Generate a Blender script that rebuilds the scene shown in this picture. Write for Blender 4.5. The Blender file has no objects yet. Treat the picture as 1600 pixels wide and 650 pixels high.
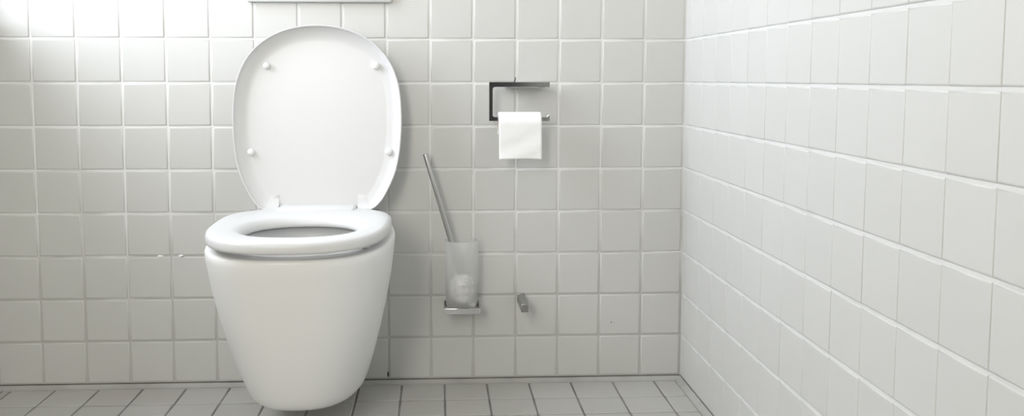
import bpy, bmesh, math, random
from mathutils import Vector, Matrix

random.seed(7)
PI = math.pi
scn = bpy.context.scene
COL = scn.collection

# ------------------------------------------------------------------ camera
# world: X to the right (0 = right wall), Y into the back wall (0 = tile face), Z up (0 = floor)
FPX, PX, PY = 1471.96, 759.03, 246.69
YAW, PITCH, ROLL = -0.051674, -0.084231, -0.000845
CAM = Vector((-0.58115, -2.19038, 0.72050))
R = Matrix.Rotation(YAW, 3, 'Z') @ Matrix.Rotation(PITCH, 3, 'X') @ Matrix.Rotation(ROLL, 3, 'Y')
cd = bpy.data.cameras.new('camera')
cam = bpy.data.objects.new('camera', cd)
COL.objects.link(cam)
right, fwd, up = R.col[0], R.col[1], R.col[2]
M3 = Matrix((right, up, -fwd)).transposed()
cam.matrix_world = Matrix.Translation(CAM) @ M3.to_4x4()
cd.sensor_fit = 'HORIZONTAL'
cd.sensor_width = 36.0
cd.lens = 36.0 * FPX / 1600.0
cd.shift_x = (800.0 - PX) / 1600.0
cd.shift_y = (PY - 325.0) / 1600.0
cd.clip_start = 0.02
scn.camera = cam

# ------------------------------------------------------------------ world and daylight
w = bpy.data.worlds.new('sky'); scn.world = w; w.use_nodes = True
bg = w.node_tree.nodes['Background']
bg.inputs['Color'].default_value = (0.86, 0.93, 1.0, 1)
bg.inputs['Strength'].default_value = 1.0

# room extents
XL, XR, YB, YF, ZC = -1.600, 0.0, 0.0, -3.00, 2.40
# side window in the left wall (its daylight is what lights the room)
WY0, WY1, WZ0, WZ1 = -0.80, -0.05, 0.85, 2.25
def area(name, loc, rot, sx, sy, power, color, spread=PI):
    l = bpy.data.lights.new(name, 'AREA')
    l.shape = 'RECTANGLE'; l.size = sx; l.size_y = sy
    l.energy = power; l.color = color; l.spread = spread
    o = bpy.data.objects.new(name, l); COL.objects.link(o)
    o.location = loc; o.rotation_euler = rot
    return o
# daylight entering by the side window (points to +X)
area('window_daylight', (XL - 0.042, (WY0 + WY1) / 2, (WZ0 + WZ1) / 2), (0, -PI / 2, 0),
     WZ1 - WZ0, WY1 - WY0, 24.0, (0.86, 0.90, 1.0), spread=2.65)
# soft warm fill light, set in an added window behind the viewer (points to +Y)
FX0, FX1, FZ0, FZ1 = -1.50, -1.08, 0.85, 2.05
area('rear_fill_light', ((FX0 + FX1) / 2, YF - 0.042, (FZ0 + FZ1) / 2), (PI / 2, 0, 0), FX1 - FX0, FZ1 - FZ0, 25.0, (1.0, 0.955, 0.86))

vs = scn.view_settings
vs.view_transform = 'Standard'; vs.look = 'None'
vs.exposure = 0.0; vs.gamma = 1.0; vs.use_curve_mapping = False

# ------------------------------------------------------------------ materials
def new_mat(name):
    m = bpy.data.materials.new(name); m.use_nodes = True
    nt = m.node_tree
    return m, nt, nt.nodes['Principled BSDF']
def node(nt, t, **kw):
    n = nt.nodes.new(t)
    for k, v in kw.items():
        if k in n.inputs: n.inputs[k].default_value = v
        else: setattr(n, k, v)
    return n
def mixc(nt, a, b, fac):
    n = nt.nodes.new('ShaderNodeMix'); n.data_type = 'RGBA'
    for s, v in ((6, a), (7, b)):
        if isinstance(v, tuple): n.inputs[s].default_value = (*v, 1)
        else: nt.links.new(v, n.inputs[s])
    if isinstance(fac, float): n.inputs[0].default_value = fac
    else: nt.links.new(fac, n.inputs[0])
    return n.outputs[2]
def simple(name, col, rough=0.5, metal=0.0, coat=0.0, spec=0.5, bump=None):
    m, nt, p = new_mat(name)
    p.inputs['Base Color'].default_value = (*col, 1)
    p.inputs['Roughness'].default_value = rough
    p.inputs['Metallic'].default_value = metal
    p.inputs['Coat Weight'].default_value = coat
    p.inputs['Specular IOR Level'].default_value = spec
    if bump:
        sc, st, di = bump
        g = node(nt, 'ShaderNodeNewGeometry')
        nz = node(nt, 'ShaderNodeTexNoise', Scale=sc, Detail=3.0)
        nt.links.new(g.outputs['Position'], nz.inputs['Vector'])
        b = node(nt, 'ShaderNodeBump', Strength=st, Distance=di)
        nt.links.new(nz.outputs['Fac'], b.inputs['Height'])
        nt.links.new(b.outputs['Normal'], p.inputs['Normal'])
    return m
def tile_mat(name, c1, c2, rough, blot=None):
    m, nt, p = new_mat(name)
    oi = node(nt, 'ShaderNodeObjectInfo')
    g = node(nt, 'ShaderNodeNewGeometry')
    nz = node(nt, 'ShaderNodeTexNoise', Scale=6.0, Detail=4.0)
    nt.links.new(g.outputs['Position'], nz.inputs['Vector'])
    add = node(nt, 'ShaderNodeMath', operation='ADD')
    nt.links.new(oi.outputs['Random'], add.inputs[0])
    nt.links.new(nz.outputs['Fac'], add.inputs[1])
    half = node(nt, 'ShaderNodeMath', operation='MULTIPLY'); half.inputs[1].default_value = 0.5
    nt.links.new(add.outputs[0], half.inputs[0])
    c = mixc(nt, c1, c2, half.outputs[0])
    if blot:      # faint speckles and traces of use
        n2 = node(nt, 'ShaderNodeTexNoise', Scale=blot[1], Detail=6.0)
        nt.links.new(g.outputs['Position'], n2.inputs['Vector'])
        rp = node(nt, 'ShaderNodeValToRGB')
        rp.color_ramp.elements[0].position = 0.50; rp.color_ramp.elements[1].position = 0.72
        nt.links.new(n2.outputs['Fac'], rp.inputs[0])
        c = mixc(nt, c, blot[0], rp.outputs[0])
    nt.links.new(c, p.inputs['Base Color'])
    p.inputs['Roughness'].default_value = rough
    wv = node(nt, 'ShaderNodeTexNoise', Scale=14.0, Detail=2.0)
    nt.links.new(g.outputs['Position'], wv.inputs['Vector'])
    b = node(nt, 'ShaderNodeBump', Strength=0.06, Distance=0.004)
    nt.links.new(wv.outputs['Fac'], b.inputs['Height'])
    nt.links.new(b.outputs['Normal'], p.inputs['Normal'])
    return m
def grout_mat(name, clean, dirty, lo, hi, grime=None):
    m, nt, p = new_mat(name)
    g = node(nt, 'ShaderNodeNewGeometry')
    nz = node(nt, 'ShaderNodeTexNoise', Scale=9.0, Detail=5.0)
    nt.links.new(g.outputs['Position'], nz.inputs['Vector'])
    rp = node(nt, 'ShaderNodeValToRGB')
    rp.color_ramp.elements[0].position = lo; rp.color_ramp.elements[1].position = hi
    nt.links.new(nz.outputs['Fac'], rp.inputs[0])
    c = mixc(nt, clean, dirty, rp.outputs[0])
    if grime:      # mop-water grime that has crept up the joints in ragged patches
        sx = node(nt, 'ShaderNodeSeparateXYZ'); nt.links.new(g.outputs['Position'], sx.inputs[0])
        n3 = node(nt, 'ShaderNodeTexNoise', Scale=5.0, Detail=6.0); nt.links.new(g.outputs['Position'], n3.inputs['Vector'])
        ma = node(nt, 'ShaderNodeMath', operation='MULTIPLY_ADD'); ma.inputs[1].default_value = 0.75
        nt.links.new(n3.outputs['Fac'], ma.inputs[0])
        mz = node(nt, 'ShaderNodeMath', operation='MULTIPLY'); mz.inputs[1].default_value = -1.0
        nt.links.new(sx.outputs['Z'], mz.inputs[0]); nt.links.new(mz.outputs[0], ma.inputs[2])
        r3 = node(nt, 'ShaderNodeMapRange'); r3.inputs['From Min'].default_value = -0.08; r3.inputs['From Max'].default_value = 0.16
        nt.links.new(ma.outputs[0], r3.inputs['Value'])
        c = mixc(nt, c, grime, r3.outputs[0])
    nt.links.new(c, p.inputs['Base Color'])
    p.inputs['Roughness'].default_value = 0.85
    return m

M = {}
M['tile'] = tile_mat('wall_tile_glaze', (0.60, 0.60, 0.575), (0.63, 0.63, 0.605), 0.38)
M['floor_tile'] = tile_mat('floor_tile_stoneware', (0.46, 0.455, 0.425), (0.52, 0.51, 0.48), 0.5, ((0.49, 0.46, 0.43), 9.0))
M['grout'] = grout_mat('wall_grout', (0.80, 0.80, 0.785), (0.66, 0.66, 0.63), 0.50, 0.72, (0.52, 0.515, 0.485))
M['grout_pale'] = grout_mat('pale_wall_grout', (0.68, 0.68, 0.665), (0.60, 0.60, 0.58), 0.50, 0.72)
M['floor_grout'] = grout_mat('floor_grout', (0.25, 0.24, 0.22), (0.14, 0.13, 0.12), 0.40, 0.65)
M['sealant'] = grout_mat('silicone_sealant', (0.46, 0.455, 0.43), (0.36, 0.35, 0.33), 0.45, 0.75)
M['ceramic'] = simple('sanitary_ceramic', (0.88, 0.88, 0.865), 0.32, coat=0.0, spec=0.4)
M['plastic'] = simple('white_plastic', (0.70, 0.70, 0.695), 0.32, spec=0.35)
M['rubber'] = simple('white_rubber', (0.86, 0.86, 0.85), 0.45)
M['chrome'] = simple('chrome', (0.62, 0.62, 0.62), 0.12, 1.0)
M['steel'] = simple('brushed_steel', (0.50, 0.50, 0.485), 0.30, 1.0, bump=(300.0, 0.05, 0.0005))
M['paper'] = simple('tissue_paper', (0.90, 0.90, 0.89), 0.95, spec=0.1, bump=(120.0, 0.35, 0.0015))
M['card'] = simple('cardboard', (0.48, 0.38, 0.27), 0.9)
M['bristle'] = simple('white_bristle', (0.90, 0.90, 0.88), 0.6)
M['plaster'] = simple('white_plaster', (0.78, 0.78, 0.76), 0.9, bump=(60.0, 0.1, 0.001))
M['wood'] = simple('dark_door_paint', (0.035, 0.035, 0.038), 0.5)
M['whitepaint'] = simple('white_lacquer', (0.80, 0.80, 0.79), 0.35)
M['dirt'] = simple('dark_grime', (0.05, 0.045, 0.04), 0.9)
M['foot_shade'] = grout_mat('tile_foot_shade', (0.20, 0.19, 0.175), (0.12, 0.115, 0.105), 0.4, 0.65)  # dark grey of the painted shade line at the tile foot
M['peg'] = simple('dull_steel', (0.36, 0.36, 0.35), 0.34, 1.0)
M['chip'] = simple('bare_plaster_chip', (0.93, 0.93, 0.91), 0.7)
M['satin'] = simple('satin_metal_plate', (0.60, 0.605, 0.60), 0.4, 0.0)
# frosted glass: rough refraction with a milky veil
m = bpy.data.materials.new('frosted_glass'); m.use_nodes = True; nt = m.node_tree
for n in list(nt.nodes):
    if n.type != 'OUTPUT_MATERIAL': nt.nodes.remove(n)
out = [n for n in nt.nodes if n.type == 'OUTPUT_MATERIAL'][0]
rf = node(nt, 'ShaderNodeBsdfRefraction', Roughness=0.35, IOR=1.25); rf.inputs['Color'].default_value = (0.98, 0.985, 0.98, 1)
tp = node(nt, 'ShaderNodeBsdfTransparent')
df = node(nt, 'ShaderNodeBsdfDiffuse'); df.inputs['Color'].default_value = (0.92, 0.92, 0.91, 1)
tl = node(nt, 'ShaderNodeBsdfTranslucent'); tl.inputs['Color'].default_value = (0.92, 0.92, 0.91, 1)
m0 = node(nt, 'ShaderNodeMixShader'); m0.inputs[0].default_value = 0.75
nt.links.new(rf.outputs[0], m0.inputs[1]); nt.links.new(tp.outputs[0], m0.inputs[2])
m1 = node(nt, 'ShaderNodeMixShader'); m1.inputs[0].default_value = 0.3
nt.links.new(df.outputs[0], m1.inputs[1]); nt.links.new(tl.outputs[0], m1.inputs[2])
m2 = node(nt, 'ShaderNodeMixShader'); m2.inputs[0].default_value = 0.32
nt.links.new(m0.outputs[0], m2.inputs[1]); nt.links.new(m1.outputs[0], m2.inputs[2])
nt.links.new(m2.outputs[0], out.inputs['Surface'])
M['frost'] = m
mi = bpy.data.materials.new('clear_inner_glass'); mi.use_nodes = True
for n in list(mi.node_tree.nodes):
    if n.type != 'OUTPUT_MATERIAL': mi.node_tree.nodes.remove(n)
tp = mi.node_tree.nodes.new('ShaderNodeBsdfTransparent'); tp.inputs['Color'].default_value = (0.99, 0.99, 0.99, 1)
mi.node_tree.links.new(tp.outputs[0], [n for n in mi.node_tree.nodes if n.type == 'OUTPUT_MATERIAL'][0].inputs['Surface'])
M['frost_in'] = mi

# ------------------------------------------------------------------ helpers
def link(name, me, mat=None, parent=None, smooth=False):
    o = bpy.data.objects.new(name, me); COL.objects.link(o)
    if mat is not None and not me.materials: me.materials.append(mat)
    if parent is not None: o.parent = parent
    if smooth:
        for p in me.polygons: p.use_smooth = True
    return o
def mesh_bm(name, bm, mat, parent=None, smooth=False, angle=None):
    me = bpy.data.meshes.new(name)
    bmesh.ops.recalc_face_normals(bm, faces=bm.faces[:])
    bm.to_mesh(me); bm.free()
    o = link(name, me, mat, parent, smooth or angle is not None)
    if angle is not None: me.set_sharp_from_angle(angle=math.radians(angle))
    return o
def bm_box(bm, x0, x1, y0, y1, z0, z1, bev=0.0, seg=2):
    r = bmesh.ops.create_cube(bm, size=1.0)
    vs_ = r['verts']
    bmesh.ops.scale(bm, vec=(x1 - x0, y1 - y0, z1 - z0), verts=vs_)
    bmesh.ops.translate(bm, vec=((x0 + x1) / 2, (y0 + y1) / 2, (z0 + z1) / 2), verts=vs_)
    if bev:
        es = list({e for v in vs_ for e in v.link_edges})
        bmesh.ops.bevel(bm, geom=es, offset=bev, segments=seg, profile=0.5, affect='EDGES')
def loft(bm, rings, closed=True, cap0=False, cap1=False):
    VR = [[bm.verts.new(p) for p in r] for r in rings]
    n = len(VR[0])
    for a, b in zip(VR[:-1], VR[1:]):
        for i in range(n if closed else n - 1):
            j = (i + 1) % n
            bm.faces.new((a[i], a[j], b[j], b[i]))
    if cap0: bm.faces.new(VR[0][::-1])
    if cap1: bm.faces.new(VR[-1])
    return VR
def lathe(bm, prof, seg=48, axis='Z', org=(0, 0, 0), cap0=False, cap1=False):
    rings = []
    for r, h in prof:
        ring = []
        for k in range(seg):
            a = 2 * PI * k / seg
            c, s = r * math.cos(a), r * math.sin(a)
            p = {'Z': (c, s, h), 'X': (h, c, s), 'Y': (c, h, s)}[axis]
            ring.append((org[0] + p[0], org[1] + p[1], org[2] + p[2]))
        rings.append(ring)
    return loft(bm, rings, True, cap0, cap1)
def empty(name, loc, label, cat, group=None):
    o = bpy.data.objects.new(name, None); COL.objects.link(o)
    o.location = loc; o.empty_display_size = 0.05
    tag(o, label, cat, group); return o
def tag(o, label, cat, group=None):
    o['label'] = label; o['category'] = cat
    if group: o['group'] = group
def keep(o, parent):      # parent while keeping world-space mesh coordinates
    o.parent = parent
    o.matrix_parent_inverse = Matrix.Translation(parent.location).inverted()
    return o
def structure(o, label):
    o['kind'] = 'structure'; o['label'] = label; return o

# ------------------------------------------------------------------ tiles
# unit tile: face in the local XY plane, outward +Z; edges eased by three small rings
def tile_rings(hx, hy, bu=1.0):
    rr = []
    for ins, z in ((0.0, -0.0070), (0.0, -0.0020), (0.0006, -0.0010), (0.0016, -0.0003), (0.0032, 0.0)):
        a, b = hx - ins * bu, hy - ins
        rr.append([(-a, -b, z), (a, -b, z), (a, b, z), (-a, b, z)])
    return rr
_cache = {}
def tile_mesh(wd, ht, mat, bu=1.0):
    key = (round(wd, 4), round(ht, 4), mat.name, bu)
    if key not in _cache:
        bm = bmesh.new()
        loft(bm, tile_rings(wd / 2, ht / 2, bu), True, False, True)
        bmesh.ops.recalc_face_normals(bm, faces=bm.faces[:])
        for f in bm.faces: f.smooth = len(f.verts) == 4 and f.calc_area() < 0.5 * wd * ht
        me = bpy.data.meshes.new('tile')
        bm.to_mesh(me); bm.free(); me.materials.append(mat)
        me.set_sharp_from_angle(angle=math.radians(50))
        for p in me.polygons: p.use_smooth = p.area < 0.4 * wd * ht      # the glazed face itself stays flat
        _cache[key] = me
    return _cache[key]
def bases(side):   # local (u, v, n) -> world axes
    return {'back': (Vector((1, 0, 0)), Vector((0, 0, 1)), Vector((0, -1, 0))),
            'right': (Vector((0, 1, 0)), Vector((0, 0, 1)), Vector((-1, 0, 0))),
            'left': (Vector((0, -1, 0)), Vector((0, 0, 1)), Vector((1, 0, 0))),
            'floor': (Vector((1, 0, 0)), Vector((0, 1, 0)), Vector((0, 0, 1)))}[side]
rng = random.Random(11)
def tile_matrix(side, c, jit):
    u, v, n = bases(side)
    B = Matrix((u, v, n)).transposed()
    J = Matrix.Rotation(rng.gauss(0, 1) * jit, 3, 'X') @ Matrix.Rotation(rng.gauss(0, 1) * jit, 3, 'Y') @ Matrix.Rotation(rng.gauss(0, 1) * jit * 0.6, 3, 'Z')
    return Matrix.Translation(c) @ (B @ J).to_4x4()
def lay(side, plane, ulines, vlines, parent, mat, joint, want, jit=0.0022, hole=None, ujoint=None, bu=1.0):
    """tiles between grid lines; want(u, v) says whether a tile is an object of its own, the others are joined"""
    far = bmesh.new(); nfar = 0
    for u0, u1 in zip(ulines[:-1], ulines[1:]):
        for v0, v1 in zip(vlines[:-1], vlines[1:]):
            if u1 - u0 < 0.012 or v1 - v0 < 0.012: continue
            uc, vc = (u0 + u1) / 2, (v0 + v1) / 2
            if hole and hole(u0, u1, v0, v1): continue
            c = {'back': Vector((uc, plane, vc)), 'right': Vector((plane, uc, vc)),
                 'left': Vector((plane, uc, vc)), 'floor': Vector((uc, vc, plane))}[side]
            _, _, n = bases(side)
            me = tile_mesh(u1 - u0 - (ujoint or joint), v1 - v0 - joint, mat, bu)
            mx = tile_matrix(side, c + n * rng.uniform(-0.0003, 0.0003), jit)
            if want(uc, vc):
                o = bpy.data.objects.new('tile', me); COL.objects.link(o)
                o.parent = parent; o.matrix_world = mx
            else:
                tmp = far.verts[:] if False else None
                k0 = len(far.verts)
                far.from_mesh(me)
                far.verts.ensure_lookup_table()
                for i in range(k0, len(far.verts)):
                    far.verts[i].co = mx @ far.verts[i].co
                nfar += 1
    if nfar:
        me = bpy.data.meshes.new('tile_field'); far.to_mesh(me); me.materials.append(mat)
        for p in me.polygons: p.use_smooth = p.area < 0.002
        o = bpy.data.objects.new('tile_field', me); COL.objects.link(o); o.parent = parent
        o['kind'] = 'stuff'
    far.free()

GD = 0.0018      # grout lies this far behind the tile faces
ZB = 0.010       # lower edge of the wall tiling
zl = [0.8100 - 0.1001 * j for j in range(8, -1, -1)]          # 0.0092 .. 0.81
zl += [0.8100 + 0.1001 * j for j in range(1, 16)]
zl = [z for z in zl if z < ZC] + [ZC]
zl[0] = ZB
xb = [XL + 0.001] + [-0.0974 - 0.1 * i for i in range(15, -1, -1) if -0.0974 - 0.1 * i > XL + 0.012] + [-0.001]
yr = sorted([-1.2448 + 0.1 * k for k in range(13)] + [-1.2448 - 0.1 * k for k in range(1, 18)])
yr = [YF] + [y for y in yr if y > YF + 0.012] + [-0.001]

def slab(name, x0, x1, y0, y1, z0, z1, mat):
    bm = bmesh.new(); bm_box(bm, x0, x1, y0, y1, z0, z1)
    return mesh_bm(name, bm, mat)
wall_back = structure(slab('wall_back', XL - 0.12, 0.12, GD, 0.12, -0.05, ZC, M['grout']), 'white square-tiled back wall behind the toilet')
lay('back', 0.0, xb, zl, wall_back, M['tile'], 0.0042, lambda u, v: v < 0.92)
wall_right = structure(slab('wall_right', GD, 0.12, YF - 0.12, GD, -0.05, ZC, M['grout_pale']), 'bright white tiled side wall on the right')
lay('right', 0.0, yr, zl, wall_right, M['tile'], 0.0040, lambda u, v: u > -1.35 and v < 0.92, jit=0.0004, ujoint=0.0012, bu=0.3)

# left wall with the window opening: four slabs in one structure mesh
bm = bmesh.new()
XO = XL - 0.12
bm_box(bm, XO, XL - GD, YF - 0.12, WY0, -0.05, ZC)
bm_box(bm, XO, XL - GD, WY1, GD, -0.05, ZC)
bm_box(bm, XO, XL - GD, WY0, WY1, -0.05, WZ0)
bm_box(bm, XO, XL - GD, WY0, WY1, WZ1, ZC)
wall_left = structure(mesh_bm('wall_left', bm, M['grout']), 'tiled left wall with the daylight window')
yl = sorted([y for y in yr if not (WY0 - 0.02 < y < WY0 + 0.02 or WY1 - 0.02 < y < WY1 + 0.02)] + [WY0, WY1])
zl2 = sorted([z for z in zl if not (abs(z - WZ0) < 0.02 or abs(z - WZ1) < 0.02)] + [WZ0, WZ1])
lay('left', XL, yl, zl2, wall_left, M['tile'], 0.0042, lambda u, v: False,
    hole=lambda u0, u1, v0, v1: u0 >= WY0 - 1e-4 and u1 <= WY1 + 1e-4 and v0 >= WZ0 - 1e-4 and v1 <= WZ1 + 1e-4)
# window frame, mullion, sill
win = bpy.data.objects.new('window_1', None); COL.objects.link(win); win.location = (XL - 0.06, (WY0 + WY1) / 2, WZ0)
structure(win, 'white framed window in the left wall')
for (a, b, c, d) in ((WY0, WY0 + 0.045, WZ0, WZ1), (WY1 - 0.045, WY1, WZ0, WZ1), (WY0 + 0.045, WY1 - 0.045, WZ0, WZ0 + 0.045), (WY0 + 0.045, WY1 - 0.045, WZ1 - 0.045, WZ1)):
    bm = bmesh.new(); bm_box(bm, XL - 0.085, XL - 0.045, a, b, c, d, 0.003)
    keep(mesh_bm('window_frame', bm, M['whitepaint']), win)
bm = bmesh.new(); bm_box(bm, XL - 0.04, XL + 0.02, WY0 - 0.02, WY1 + 0.02, WZ0 - 0.022, WZ0 - 0.002, 0.003)
keep(mesh_bm('window_sill', bm, M['whitepaint']), win)

# ceiling, front wall with a dark door
structure(slab('ceiling', XL - 0.12, 0.12, YF - 0.12, 0.12, ZC, ZC + 0.1, M['plaster']), 'plain white ceiling')
bm = bmesh.new()
bm_box(bm, XL, FX0, YF - 0.12, YF, -0.05, ZC); bm_box(bm, FX1, 0.0, YF - 0.12, YF, -0.05, ZC)
bm_box(bm, FX0, FX1, YF - 0.12, YF, -0.05, FZ0); bm_box(bm, FX0, FX1, YF - 0.12, YF, FZ1, ZC)
structure(mesh_bm('wall_front', bm, M['plaster']), 'plain white wall behind the viewer')
win2 = bpy.data.objects.new('fill_window_2', None); COL.objects.link(win2); win2.location = ((FX0 + FX1) / 2, YF - 0.06, FZ0)  # unseen window, added to carry the rear fill light
structure(win2, 'narrow white framed window added behind the viewer for fill light')
for (a, b, c, d) in ((FX0, FX0 + 0.04, FZ0, FZ1), (FX1 - 0.04, FX1, FZ0, FZ1), (FX0 + 0.04, FX1 - 0.04, FZ0, FZ0 + 0.04), (FX0 + 0.04, FX1 - 0.04, FZ1 - 0.04, FZ1)):
    bm = bmesh.new(); bm_box(bm, a, b, YF - 0.085, YF - 0.045, c, d, 0.003)
    keep(mesh_bm('window_frame', bm, M['whitepaint']), win2)
door = bpy.data.objects.new('door_1', None); COL.objects.link(door); door.location = (-0.62, YF, 0)
structure(door, 'dark painted door behind the viewer')
bm = bmesh.new(); bm_box(bm, -0.93, -0.09, YF + 0.001, YF + 0.04, 0.012, 2.02, 0.003)
keep(mesh_bm('door_leaf', bm, M['wood']), door)
for a, b, c, d in ((-1.00, -0.93, 0.01, 2.09), (-0.09, -0.02, 0.01, 2.09), (-0.93, -0.09, 2.02, 2.09)):
    bm = bmesh.new(); bm_box(bm, a, b, YF + 0.001, YF + 0.05, c, d, 0.004)
    keep(mesh_bm('door_frame', bm, M['whitepaint']), door)

# floor
floor = structure(slab('floor', XL - 0.12, 0.12, YF - 0.12, 0.12, -0.08, -0.0016, M['floor_grout']), 'grey square-tiled floor')
xf = [XL + 0.014] + [-0.066 - 0.1 * k for k in range(15, -1, -1) if -0.066 - 0.1 * k > XL + 0.03] + [-0.0128]
yf = [-0.0125, -0.1225, -0.2240] + [-0.2240 - 0.1 * k for k in range(1, 28)]
yf = sorted([y for y in yf if y > YF] + [YF + 0.006])
lay('floor', 0.0, xf, yf, floor, M['floor_tile'], 0.0036, lambda u, v: v > -0.36, jit=0.0016)
# silicone fillets between walls and floor
def fillet(name, pts_a, pts_b, label):
    bm = bmesh.new(); loft(bm, [pts_a, pts_b], True, True, True)
    return structure(mesh_bm(name, bm, M['sealant'], smooth=False), label)
def prof_back(x):
    return [(x, 0.0015, -0.0015), (x, 0.0015, 0.0072), (x, 0.0004, 0.0070), (x, -0.0040, 0.0038), (x, -0.0085, 0.0016), (x, -0.0142, 0.0006), (x, -0.0142, -0.0015)]
def prof_side(y, s):
    X0 = 0.0 if s > 0 else XL
    return [(X0 - s * py_, y, pz) for _, py_, pz in [(0, -q[1], q[2]) for q in prof_back(0)]]
tr1 = fillet('trim_1', prof_back(XL), prof_back(0.0), 'grey sealant strip along the foot of the back wall')
tr2 = fillet('trim_2', prof_side(YF, 1), prof_side(0.0, 1), 'grey sealant strip along the foot of the right wall')
fillet('trim_3', prof_side(YF, -1), prof_side(0.0, -1), 'grey sealant strip along the foot of the left wall')

# shadow below the lowest tiles, painted as a dark strip above the sealant
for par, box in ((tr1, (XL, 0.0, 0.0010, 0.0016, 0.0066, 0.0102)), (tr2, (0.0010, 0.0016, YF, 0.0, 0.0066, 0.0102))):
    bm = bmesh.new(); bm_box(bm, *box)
    mesh_bm('joint_shade_line', bm, M['foot_shade'], par)

# flaws of the back wall: chipped glaze, a cracked joint, a hole in the grout, a speck
def flake(name, pts, depth, mat):
    bm = bmesh.new()
    a = [bm.verts.new((x, -0.0002, z)) for x, z in pts]
    cx = sum(p[0] for p in pts) / len(pts); cz = sum(p[1] for p in pts) / len(pts)
    b = [bm.verts.new((cx + (x - cx) * 0.6, -depth, cz + (z - cz) * 0.6)) for x, z in pts]
    n = len(pts)
    for i in range(n): bm.faces.new((a[i], a[(i + 1) % n], b[(i + 1) % n], b[i]))
    bm.faces.new(b)
    o = mesh_bm(name, bm, mat, wall_back); o.visible_shadow = True
    return o
def blob(cx, cz, rx, rz, n=9, seed=1):
    r = random.Random(seed)
    return [(cx + rx * math.cos(2 * PI * i / n) * r.uniform(0.7, 1.1), cz + rz * math.sin(2 * PI * i / n) * r.uniform(0.7, 1.1)) for i in range(n)]
flake('glaze_chip', blob(-1.2216, 0.3095, 0.0085, 0.0035, seed=3), 0.0012, M['chip'])
flake('glaze_chip', blob(-1.1755, 0.3095, 0.0065, 0.0035, seed=5), 0.0012, M['chip'])
flake('grout_hole', [(-1.1745, 0.3072), (-1.1730, 0.3070), (-1.1690, 0.3100), (-1.1697, 0.3105)], 0.0014, M['dirt'])
flake('grout_crack', [(-0.4030, 0.7120), (-0.4000, 0.7120), (-0.3990, 0.7165), (-0.3980, 0.7220), (-0.3995, 0.7240), (-0.4005, 0.7170)], 0.0008, M['dirt'])
flake('grout_hole', blob(-0.6990, 0.0215, 0.0022, 0.008, seed=9), 0.0008, M['dirt'])
flake('glaze_speck', blob(-0.1675, 0.1405, 0.0015, 0.0015, seed=2), 0.0006, M['dirt'])

# ------------------------------------------------------------------ wall-hung toilet
TX = -0.855
toilet = empty('toilet', (TX, 0, 0.0), 'white wall-hung ceramic toilet with its lid raised', 'toilet')
def smooth01(t): t = max(0.0, min(1.0, t)); return t * t * (3 - 2 * t)
def u_outline(a, yf, b, e=2.35, n=56, ns=8, back=0.0, ab=None):
    """plan outline: straight sides from the wall, super-elliptic nose; from (+a, back) round the front to (-a, back)"""
    pts = []
    ab = a if ab is None else ab
    y0 = -(yf - b)
    for i in range(ns):
        t = i / ns
        pts.append((ab + (a - ab) * smooth01(t), back + (y0 - back) * t))
    for i in range(n + 1):
        th = PI * i / n
        c, s = math.cos(th), math.sin(th)
        pts.append((a * math.copysign(abs(c) ** (2 / e), c), y0 - b * abs(s) ** (2 / e)))
    for i in range(ns - 1, -1, -1):
        t = i / ns
        pts.append((-(ab + (a - ab) * smooth01(t)), back + (y0 - back) * t))
    return pts
def ring3(pts, z, cx=TX): return [(cx + x, y, z) for x, y in pts]

# body: (z, half width, front reach, nose length)
prof = [(0.0720, 0.090, 0.350, 0.20), (0.0727, 0.103, 0.373, 0.21), (0.0768, 0.1130, 0.392, 0.222), (0.0855, 0.1200, 0.406, 0.232),
        (0.102, 0.1265, 0.417, 0.242), (0.140, 0.1380, 0.436, 0.258), (0.190, 0.1505, 0.458, 0.272), (0.250, 0.1640, 0.480, 0.284),
        (0.310, 0.1750, 0.502, 0.296), (0.360, 0.1815, 0.519, 0.306), (0.382, 0.1838, 0.5265, 0.310), (0.391, 0.1838, 0.5275, 0.310),
        (0.3960, 0.1820, 0.5255, 0.309), (0.3980, 0.1780, 0.521, 0.307)]
bm = bmesh.new()
rings = [ring3(u_outline(a, yf_, b, 2.5 + 0.3 * smooth01((z - 0.07) / 0.2), back=-0.002, ab=a * 0.90), z) for z, a, yf_, b in prof]
def oval(ax, ay, yc, z, n, e=2.2):
    # same point count and order as u_outline rings: starts at the +x back side
    out_ = []
    for i in range(n):
        th = PI * 0.5 - 2 * PI * (i + 0.5) / n
        c, s = math.cos(th), math.sin(th)
        out_.append((TX + ax * math.copysign(abs(c) ** (2 / e), c), yc + ay * math.copysign(abs(s) ** (2 / e), s), z))
    return out_
N = len(rings[0])
for ax, ay, yc, z in ((0.128, 0.172, -0.318, 0.398), (0.124, 0.168, -0.318, 0.394), (0.122, 0.166, -0.318, 0.375), (0.121, 0.164, -0.318, 0.33), (0.110, 0.148, -0.31, 0.26), (0.070, 0.095, -0.28, 0.20), (0.035, 0.045, -0.26, 0.175)):
    rings.append(oval(ax, ay, yc, z, N))
loft(bm, rings, True, True, True)
bowl = keep(mesh_bm('bowl', bm, M['ceramic'], angle=50), toilet)
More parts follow.
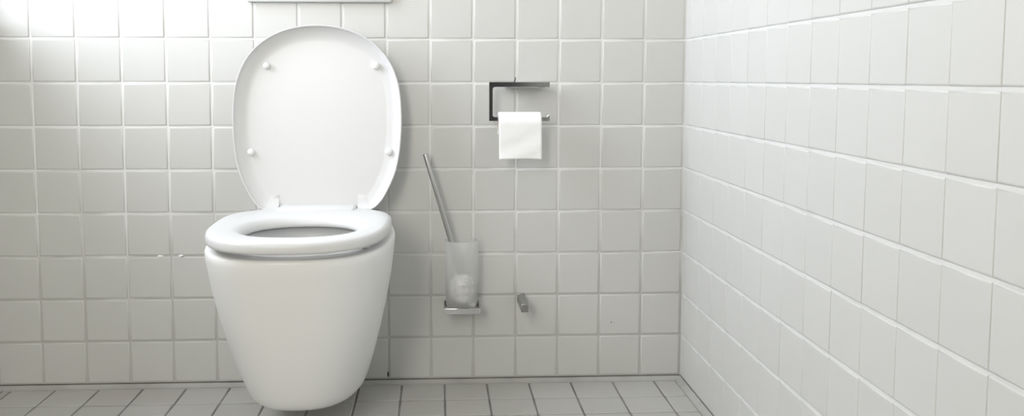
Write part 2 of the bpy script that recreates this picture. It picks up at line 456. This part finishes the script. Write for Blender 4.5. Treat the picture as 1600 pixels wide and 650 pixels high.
# seat ring
SZ0, SZ1 = 0.4118, 0.4345
def seat_outer(ins=0.0):
    # closed outline, same idea as the bowl plan, rounded rear corners
    pts = []
    n = 120
    a, yf_, yb = 0.1765 - ins, 0.550 - ins, 0.098 + ins
    ym = 0.275
    for i in range(n):
        th = PI * 0.5 - 2 * PI * (i + 0.5) / n
        c, s = math.cos(th), math.sin(th)
        e = 2.7 if s < 0 else 2.9
        ry = (yf_ - ym) if s < 0 else (ym - yb)
        pts.append((a * math.copysign(abs(c) ** (2 / e), c), -ym + ry * math.copysign(abs(s) ** (2 / e), s)))
    return pts
def seat_hole(out_=0.0):
    pts = []
    n = 120
    for i in range(n):
        th = PI * 0.5 - 2 * PI * (i + 0.5) / n
        c, s = math.cos(th), math.sin(th)
        e = 2.3
        pts.append((0.004 + (0.1095 + out_) * math.copysign(abs(c) ** (2 / e), c), -0.352 + (0.121 + out_) * math.copysign(abs(s) ** (2 / e), s)))
    return pts
bm = bmesh.new()
rings = []
for ins, z in ((0.014, SZ0), (0.003, SZ0 + 0.0005), (0.0008, SZ0 + 0.0022), (0.0, SZ0 + 0.006), (0.0, SZ0 + 0.014), (0.0014, SZ1 - 0.0042), (0.0048, SZ1 - 0.0014), (0.0105, SZ1)):
    rings.append([(TX + 0.003 + x, y, z) for x, y in seat_outer(ins)])
for o_, z in ((0.021, SZ1 - 0.0003), (0.0135, SZ1 - 0.0020), (0.0075, SZ1 - 0.0052), (0.0030, SZ1 - 0.010), (0.0, SZ1 - 0.016), (0.001, SZ0 + 0.001), (0.003, SZ0)):
    rings.append([(TX + 0.003 + x, y, z) for x, y in seat_hole(o_)])
rings.append(rings[0])
VR = loft(bm, rings[:-1], True)
n = len(VR[0])
for i in range(n):
    j = (i + 1) % n
    bm.faces.new((VR[-1][i], VR[-1][j], VR[0][j], VR[0][i]))
seat = keep(mesh_bm('seat', bm, M['plastic'], smooth=True), toilet)
# hinge bridge at the rear of the seat, between the lid's ears
bm = bmesh.new(); bm_box(bm, TX + 0.009 - 0.0855, TX + 0.009 + 0.0855, -0.150, -0.080, 0.4095, 0.4400, 0.008, 4)
o = mesh_bm('hinge_bridge', bm, M['plastic'], angle=40); o.parent = seat; o.matrix_parent_inverse = seat.matrix_world.inverted() @ Matrix.Identity(4)
def under(o, parent):
    bpy.context.view_layer.update()
    o.parent = parent; o.matrix_parent_inverse = parent.matrix_world.inverted()
    return o
under(o, seat)
for x, y in ((-0.137, -0.41), (0.137, -0.41), (-0.150, -0.22), (0.150, -0.22)):
    bm = bmesh.new(); lathe(bm, [(0.0, 0.3982), (0.007, 0.3982), (0.009, 0.401), (0.009, 0.4130)], 16, 'Z', (TX + x, y, 0))
    under(mesh_bm('bumper', bm, M['rubber'], smooth=True), seat)
# chrome hinge pins
for s in (-1, 1):
    bm = bmesh.new()
    lathe(bm, [(0.0, s * 0.086), (0.008, s * 0.086), (0.008, s * 0.142), (0.0065, s * 0.1435), (0.0, s * 0.1435)], 20, 'X', (TX, -0.088, 0.4205))
    lathe(bm, [(0.0, 0.3982), (0.013, 0.3982), (0.013, 0.4055), (0.0085, 0.4075), (0.0085, 0.4200), (0.0, 0.4205)], 20, 'Z', (TX + s * 0.132, -0.088, 0))
    keep(mesh_bm('hinge_pin', bm, M['chrome'], angle=40), toilet)

# lid: local u (across), v (up from the hinge), w (towards the viewer)
LT = math.radians(4.5)           # leans back towards the wall
LH = (-0.078, 0.4270)            # hinge line (Y, Z) on the back face
tab = [(0.000, 0.118), (0.006, 0.128), (0.016, 0.138), (0.030, 0.148), (0.055, 0.1610), (0.085, 0.1730), (0.125, 0.1815), (0.17, 0.1855), (0.205, 0.1862), (0.245, 0.1842),
       (0.280, 0.1785), (0.310, 0.1680), (0.335, 0.1540), (0.358, 0.1340), (0.376, 0.1110), (0.390, 0.0840), (0.399, 0.0560), (0.4040, 0.028), (0.4055, 0.0)]
tab = [(v * 1.013, h) for v, h in tab]
def catmull(P, k=4):
    o_ = []
    for i in range(len(P) - 1):
        p0 = P[max(i - 1, 0)]; p1 = P[i]; p2 = P[i + 1]
        p3 = P[i + 2] if i + 2 < len(P) else (P[i + 1][0], -P[i][1])
        for j in range(k):
            t = j / k
            o_.append(tuple(0.5 * (2 * p1[q] + (p2[q] - p0[q]) * t + (2 * p0[q] - 5 * p1[q] + 4 * p2[q] - p3[q]) * t * t + (3 * p1[q] - p0[q] - 3 * p2[q] + p3[q]) * t ** 3) for q in (0, 1)))
    o_.append(P[-1]); return o_
half = catmull(tab)
rightside = [(h, v) for v, h in half]
leftside = [(-h, v) for v, h in half[-2::-1]]
NB = 0.087
bottom = [(-NB - 0.0001, 0.0), (-NB + 0.0001, 0.0), (-0.045, 0.0), (0.0, 0.0), (0.045, 0.0), (NB - 0.0001, 0.0), (NB + 0.0001, 0.0)]
outl = rightside + leftside + bottom
def inset(P, d):
    # move every point inwards along a ray to the lid's mid-line, so that rings never cross
    n = len(P); o_ = []
    for i in range(n):
        a, b = Vector(P[i - 1]), Vector(P[(i + 1) % n])
        t = (b - a).normalized(); nrm = Vector((-t.y, t.x))      # counter-clockwise outline: left = inside
        p = Vector(P[i]); c = Vector((0.0, min(0.235, max(0.15, p.y))))
        if p.y == 0.0 and abs(p.x) < 0.1: c.x = p.x
        elif p.y < 0.06: c.x = math.copysign(0.045 * (1 - p.y / 0.06), p.x)
        r = (c - p).normalized()
        q = p + r * (d / max(0.55, r.dot(nrm)))
        o_.append((q.x, q.y))
    return o_
def lidpt(u, v, wv):
    return (TX + 0.009 + u, LH[0] + v * math.sin(LT) - wv * math.cos(LT), LH[1] + v * math.cos(LT) + wv * math.sin(LT))
PAN = 0.0065
def lid_ring(d, wv, lip=True):
    out_ = []
    for (u, v), (pu, pv) in zip(inset(outl, d), outl):
        flat = pv == 0.0 and abs(pu) < NB
        if flat and lip: out_.append(lidpt(u, v, min(wv, PAN)))
        else: out_.append(lidpt(u, v, wv))
    return out_
def scaled(f, wv):
    base = inset(outl, 0.0405)
    cx, cv = 0.0, 0.20
    return [lidpt(cx + (u - cx) * f, cv + (v - cv) * f, wv) for u, v in base]
bm = bmesh.new()
rings = [scaled(0.02, 0.0005), scaled(0.5, 0.0), scaled(1.0, 0.0)]
rings += [lid_ring(0.012, 0.0008), lid_ring(0.004, 0.0035), lid_ring(0.0008, 0.008), lid_ring(0.0, 0.014), lid_ring(0.0003, 0.0270), lid_ring(0.0011, 0.0288), lid_ring(0.0024, 0.0290), lid_ring(0.0034, 0.0280)]
for k in range(1, 10):
    ph = PI / 2 * k / 9.0
    rings.append(lid_ring(0.0034 + 0.031 * (1 - math.cos(ph)), PAN + (0.0280 - PAN) * (1 - math.sin(ph))))
rings += [scaled(1.0, PAN), scaled(0.5, PAN), scaled(0.02, PAN)]
loft(bm, rings, True, True, True)
lid = keep(mesh_bm('lid', bm, M['plastic'], angle=55), toilet)
wn = Vector((0, -math.cos(LT), math.sin(LT)))
w0 = wn.dot(Vector(lidpt(0, 0, PAN)))
for p in lid.data.polygons:      # the pan floor is truly flat
    if all(abs(wn.dot(lid.data.vertices[v].co) - w0) < 1e-5 for v in p.vertices): p.use_smooth = False
lid['label'] = 'raised white lid seen from its hollow inner side'
for u, v in ((-0.1135, 0.321), (0.128, 0.321), (-0.1485, 0.1295), (0.1560, 0.1295)):
    bm = bmesh.new()
    pr = [(0.0080, 0.0), (0.0080, 0.006), (0.0074, 0.0095), (0.0056, 0.012), (0.0028, 0.0132), (0.0, 0.0135)]
    seg = 20
    rg = [[lidpt(u + r * math.cos(2 * PI * k / seg), v + r * math.sin(2 * PI * k / seg), PAN - 0.001 + h) for k in range(seg)] for r, h in pr]
    loft(bm, rg, True, True, False)
    under(mesh_bm('bumper', bm, M['rubber'], smooth=True), lid)

# flush plate above, only its lower edge in view
PXC = -0.8470
fp = empty('flush_plate', (PXC, 0, 0.893), 'wide pale flush plate on the wall above the raised lid', 'flush plate')
bm = bmesh.new(); bm_box(bm, PXC - 0.1630, PXC + 0.1630, -0.0130, -0.0006, 0.8925, 1.0925, 0.003, 3)
keep(mesh_bm('plate', bm, M['satin'], angle=40), fp)
for a, b in ((-0.125, 0.025), (0.033, 0.125)):
    bm = bmesh.new(); bm_box(bm, PXC + a, PXC + b, -0.0175, -0.0120, 0.935, 1.050, 0.002, 3)
    keep(mesh_bm('button', bm, M['satin'], angle=40), fp)

# ------------------------------------------------------------------ toilet paper holder and roll
HY = -0.062
hold = empty('toilet_paper_holder', (-0.39, 0, 0.70), 'dark shiny chrome toilet paper holder on the back wall', 'paper holder')
bm = bmesh.new()
def bar(pts, wz, wy):
    pass
XA, XB_ = -0.4640, -0.3265
t_ = 0.0115
# C-shaped arm cut from one flat bar: top bar, left drop, bottom bar with an upturned tip; rounded inner corners
ZT, ZBm = 0.7125, 0.6245
def arc(cx, cz, r, a0, a1, n=5): return [(cx + r * math.cos(math.radians(a0 + (a1 - a0) * k / n)), cz + r * math.sin(math.radians(a0 + (a1 - a0) * k / n))) for k in range(n + 1)]
xi, zi1, zi0 = XA + 0.0085, ZT - 0.0118, ZBm + 0.0092
poly = [(XB_, zi1)] + arc(xi + 0.005, zi1 - 0.005, 0.005, 90, 180) + arc(xi + 0.005, zi0 + 0.005, 0.005, 180, 270)
poly += [(XB_ - 0.0068, zi0), (XB_ - 0.0022, zi0 + 0.0046), (XB_, zi0 + 0.0046), (XB_, ZBm), (XA, ZBm), (XA, ZT), (XB_, ZT)]
va = [bm.verts.new((x, HY - 0.007, z)) for x, z in poly]
vb = [bm.verts.new((x, HY + 0.007, z)) for x, z in poly]
bm.faces.new(va); bm.faces.new(vb[::-1])
for k in range(len(poly)):
    q = (k + 1) % len(poly)
    bm.faces.new((va[k], vb[k], vb[q], va[q]))
bmesh.ops.recalc_face_normals(bm, faces=bm.faces[:])
es = [e for e in bm.edges if len(e.link_faces) == 2 and e.calc_face_angle() > 1.2]
bmesh.ops.bevel(bm, geom=es, offset=0.0005, segments=1, profile=0.5, affect='EDGES')
keep(mesh_bm('arm', bm, M['chrome'], angle=20), hold)
bm = bmesh.new(); bm_box(bm, -0.425, -0.335, -0.056, -0.0006, 0.6985, 0.7085, 0.0012)
keep(mesh_bm('wall_mount', bm, M['chrome'], angle=20), hold)

# nearly used-up roll, its tail hanging in front
RZ, RY = 0.6185, HY
RX0, RX1 = -0.4435, -0.3475
RR, RC = 0.0250, 0.0195
roll = empty('toilet_paper_roll', ((RX0 + RX1) / 2, RY, RZ), 'nearly used-up white toilet paper roll with a long sheet hanging down', 'toilet paper')
bm = bmesh.new()
lathe(bm, [(RC + 0.0008, RX0), (RR - 0.0006, RX0), (RR, RX0 + 0.0006), (RR, RX1 - 0.0006), (RR - 0.0006, RX1), (RC + 0.0008, RX1), (RC + 0.0008, RX0)], 48, 'X', (0, RY, RZ))
bmesh.ops.remove_doubles(bm, verts=bm.verts[:], dist=1e-6)
keep(mesh_bm('paper', bm, M['paper'], angle=40), roll)
bm = bmesh.new()
lathe(bm, [(RC, RX0 + 0.0004), (RC + 0.0009, RX0 + 0.0004), (RC + 0.0009, RX1 - 0.0004), (RC, RX1 - 0.0004), (RC, RX0 + 0.0004)], 40, 'X', (0, RY, RZ))
bmesh.ops.remove_doubles(bm, verts=bm.verts[:], dist=1e-6)
keep(mesh_bm('cardboard_core', bm, M['card'], angle=40), roll)
# hanging sheet: over the top of the roll, then straight down in front with soft waves
bm = bmesh.new()
sp = []
rs = RR + 0.0008
for k in range(10):
    a = PI / 2 + (PI / 2) * k / 9
    sp.append((RY + rs * math.cos(a), RZ + rs * math.sin(a)))
zt = 0.5395
for k in range(1, 25):
    sp.append((RY - rs, RZ - (RZ - zt) * k / 24))
nx = 24
def sheet(th):
    g = []
    for i, (y, z) in enumerate(sp):
        row = []
        for j in range(nx + 1):
            x = RX0 + 0.0006 + (RX1 - RX0 + 0.0002) * j / nx
            d = max(0.0, RZ - z) / (RZ - zt)
            wv = 0.0011 * d * math.sin(9 * d + 55 * x) + 0.0016 * d * math.sin(33 * x + 1.0) - 0.003 * d * d
            row.append(bm.verts.new((x + 0.0006 * d, y - th + wv, z + (0.0008 * math.sin(60 * x) if i == len(sp) - 1 else 0.0) + (th if i < 5 else 0))))
        g.append(row)
    return g
ga, gb = sheet(0.0), sheet(0.0007)
for i in range(len(sp) - 1):
    for j in range(nx):
        bm.faces.new((ga[i][j], ga[i][j + 1], ga[i + 1][j + 1], ga[i + 1][j]))
        bm.faces.new((gb[i][j], gb[i + 1][j], gb[i + 1][j + 1], gb[i][j + 1]))
    for j in (0, nx):
        bm.faces.new((ga[i][j], ga[i + 1][j], gb[i + 1][j], gb[i][j]))
for j in range(nx):
    for i in (0, len(sp) - 1):
        bm.faces.new((ga[i][j], ga[i][j + 1], gb[i][j + 1], gb[i][j]))
keep(mesh_bm('hanging_sheet', bm, M['paper'], smooth=True), roll)

# ------------------------------------------------------------------ toilet brush, frosted cup, bracket
CX, CY = -0.5260, -0.0500
CZ0, CZ1 = 0.1965, 0.3520
br = empty('brush_bracket', (CX, 0, 0.19), 'square chrome wall bracket carrying the frosted brush cup', 'bracket')
bm = bmesh.new()
hw = 0.0420
# square ring of flat bar, open in the middle
def sq(o_, z): return [(CX - o_, CY - o_, z), (CX + o_, CY - o_, z), (CX + o_, CY + o_, z), (CX - o_, CY + o_, z)]
VR = loft(bm, [sq(hw, 0.187), sq(hw, 0.2005), sq(hw - 0.003, 0.2005), sq(hw - 0.003, 0.187)], True)
for i in range(4):
    j = (i + 1) % 4
    bm.faces.new((VR[-1][i], VR[-1][j], VR[0][j], VR[0][i]))
bmesh.ops.recalc_face_normals(bm, faces=bm.faces[:])
es = [e for e in bm.edges if e.calc_face_angle() > 0.8]
bmesh.ops.bevel(bm, geom=es, offset=0.0007, segments=2, profile=0.5, affect='EDGES')
keep(mesh_bm('ring', bm, M['chrome'], angle=20), br)
bm = bmesh.new(); bm_box(bm, CX - hw + 0.0032, CX + hw - 0.0032, CY - hw + 0.0032, CY + hw - 0.0032, 0.1875, 0.1925, 0.0006)
keep(mesh_bm('tray', bm, M['chrome'], angle=20), br)
bm = bmesh.new(); bm_box(bm, CX - 0.020, CX + 0.020, -0.0078, -0.0006, 0.181, 0.207, 0.0012)
keep(mesh_bm('wall_mount', bm, M['chrome'], angle=20), br)

cup = empty('brush_cup', (CX, CY, 0.1928), 'frosted glass tumbler holding the toilet brush', 'cup')
bm = bmesh.new()
zb = 0.1930
lathe(bm, [(0.0, zb), (0.026, zb), (0.0325, zb + 0.002), (0.0355, zb + 0.0075), (0.0365, zb + 0.016), (0.0385, CZ1 - 0.001), (0.0378, CZ1), (0.0363, CZ1 - 0.0006),
           (0.0345, zb + 0.018), (0.0325, zb + 0.010), (0.027, zb + 0.006), (0.0, zb + 0.0055)], 56, 'Z', (CX, CY, 0))
bm.faces.ensure_lookup_table()
tum = keep(mesh_bm('tumbler', bm, M['frost'], smooth=True), cup)
tum.data.materials.append(M['frost_in'])
for k, p in enumerate(tum.data.polygons):
    if k >= 56 * 5: p.material_index = 1          # the inner wall is clear, the outside is etched

bt = Vector((-0.6085, -0.045, 0.5490))
bb = Vector((-0.5190, -0.052, 0.2450))
brush = empty('toilet_brush', (CX, CY, 0.2), 'toilet brush with a slanting steel handle and white bristles', 'toilet brush')
ax = (bb - bt).normalized()
def along(bm, prof, seg=24, cap0=True, cap1=True):
    e1 = ax.cross(Vector((0, 1, 0))).normalized(); e2 = ax.cross(e1).normalized()
    rg = [[tuple(bt + ax * h + (e1 * math.cos(2 * PI * k / seg) + e2 * math.sin(2 * PI * k / seg)) * r) for k in range(seg)] for r, h in prof]
    loft(bm, rg, True, cap0, cap1)
bm = bmesh.new(); L_ = (bb - bt).length
along(bm, [(0.0045, 0.0), (0.0056, 0.0008), (0.0060, 0.003), (0.0062, 0.08), (0.0066, 0.19), (0.0064, L_ - 0.03)])
keep(mesh_bm('handle', bm, M['steel'], angle=40), brush)
hc = Vector((CX + 0.002, CY, 0.2375))
bm = bmesh.new()
lathe(bm, [(0.0, 0.2065), (0.010, 0.2075), (0.016, 0.216), (0.018, 0.232), (0.016, 0.252), (0.010, 0.264), (0.0, 0.267)], 24, 'Z', (hc.x, hc.y, 0))
keep(mesh_bm('brush_core', bm, M['bristle'], smooth=True), brush)
bm = bmesh.new()
rb = random.Random(4)
for k in range(520):
    zc = rb.uniform(-1, 1); a = rb.uniform(0, 2 * PI)
    rxy = math.sqrt(1 - zc * zc)
    d = Vector((rxy * math.cos(a), rxy * math.sin(a), zc))
    tip = hc + Vector((d.x * 0.0305, d.y * 0.0305, d.z * 0.0355)) * rb.uniform(0.93, 1.0)
    if tip.z < 0.2015: tip.z = 0.2015
    base = hc + Vector((d.x * 0.013, d.y * 0.013, d.z * 0.026))
    e1 = d.cross(Vector((0.3, 0.2, 1))).normalized(); e2 = d.cross(e1)
    r_ = 0.0009
    A = [bm.verts.new(base + (e1 * math.cos(q) + e2 * math.sin(q)) * r_) for q in (0, 2.1, 4.2)]
    B_ = [bm.verts.new(tip + (e1 * math.cos(q) + e2 * math.sin(q)) * r_ * 1.1) for q in (0, 2.1, 4.2)]
    for i in range(3): bm.faces.new((A[i], A[(i + 1) % 3], B_[(i + 1) % 3], B_[i]))
    bm.faces.new(B_)
o = keep(mesh_bm('bristles', bm, M['bristle']), brush); o['kind'] = 'stuff'

# ------------------------------------------------------------------ spare roll peg
pg = empty('spare_roll_peg', (-0.3835, 0, 0.20), 'short square steel peg for a spare roll, low on the wall', 'wall peg')
bm = bmesh.new(); bm_box(bm, -0.3925, -0.3765, -0.105, -0.0006, 0.1930, 0.2120, 0.0012)
keep(mesh_bm('peg', bm, M['peg'], angle=20), pg)
bm = bmesh.new(); bm_box(bm, -0.3935, -0.3755, -0.0050, -0.0004, 0.1920, 0.2130, 0.0010)
keep(mesh_bm('wall_mount', bm, M['peg'], angle=20), pg)
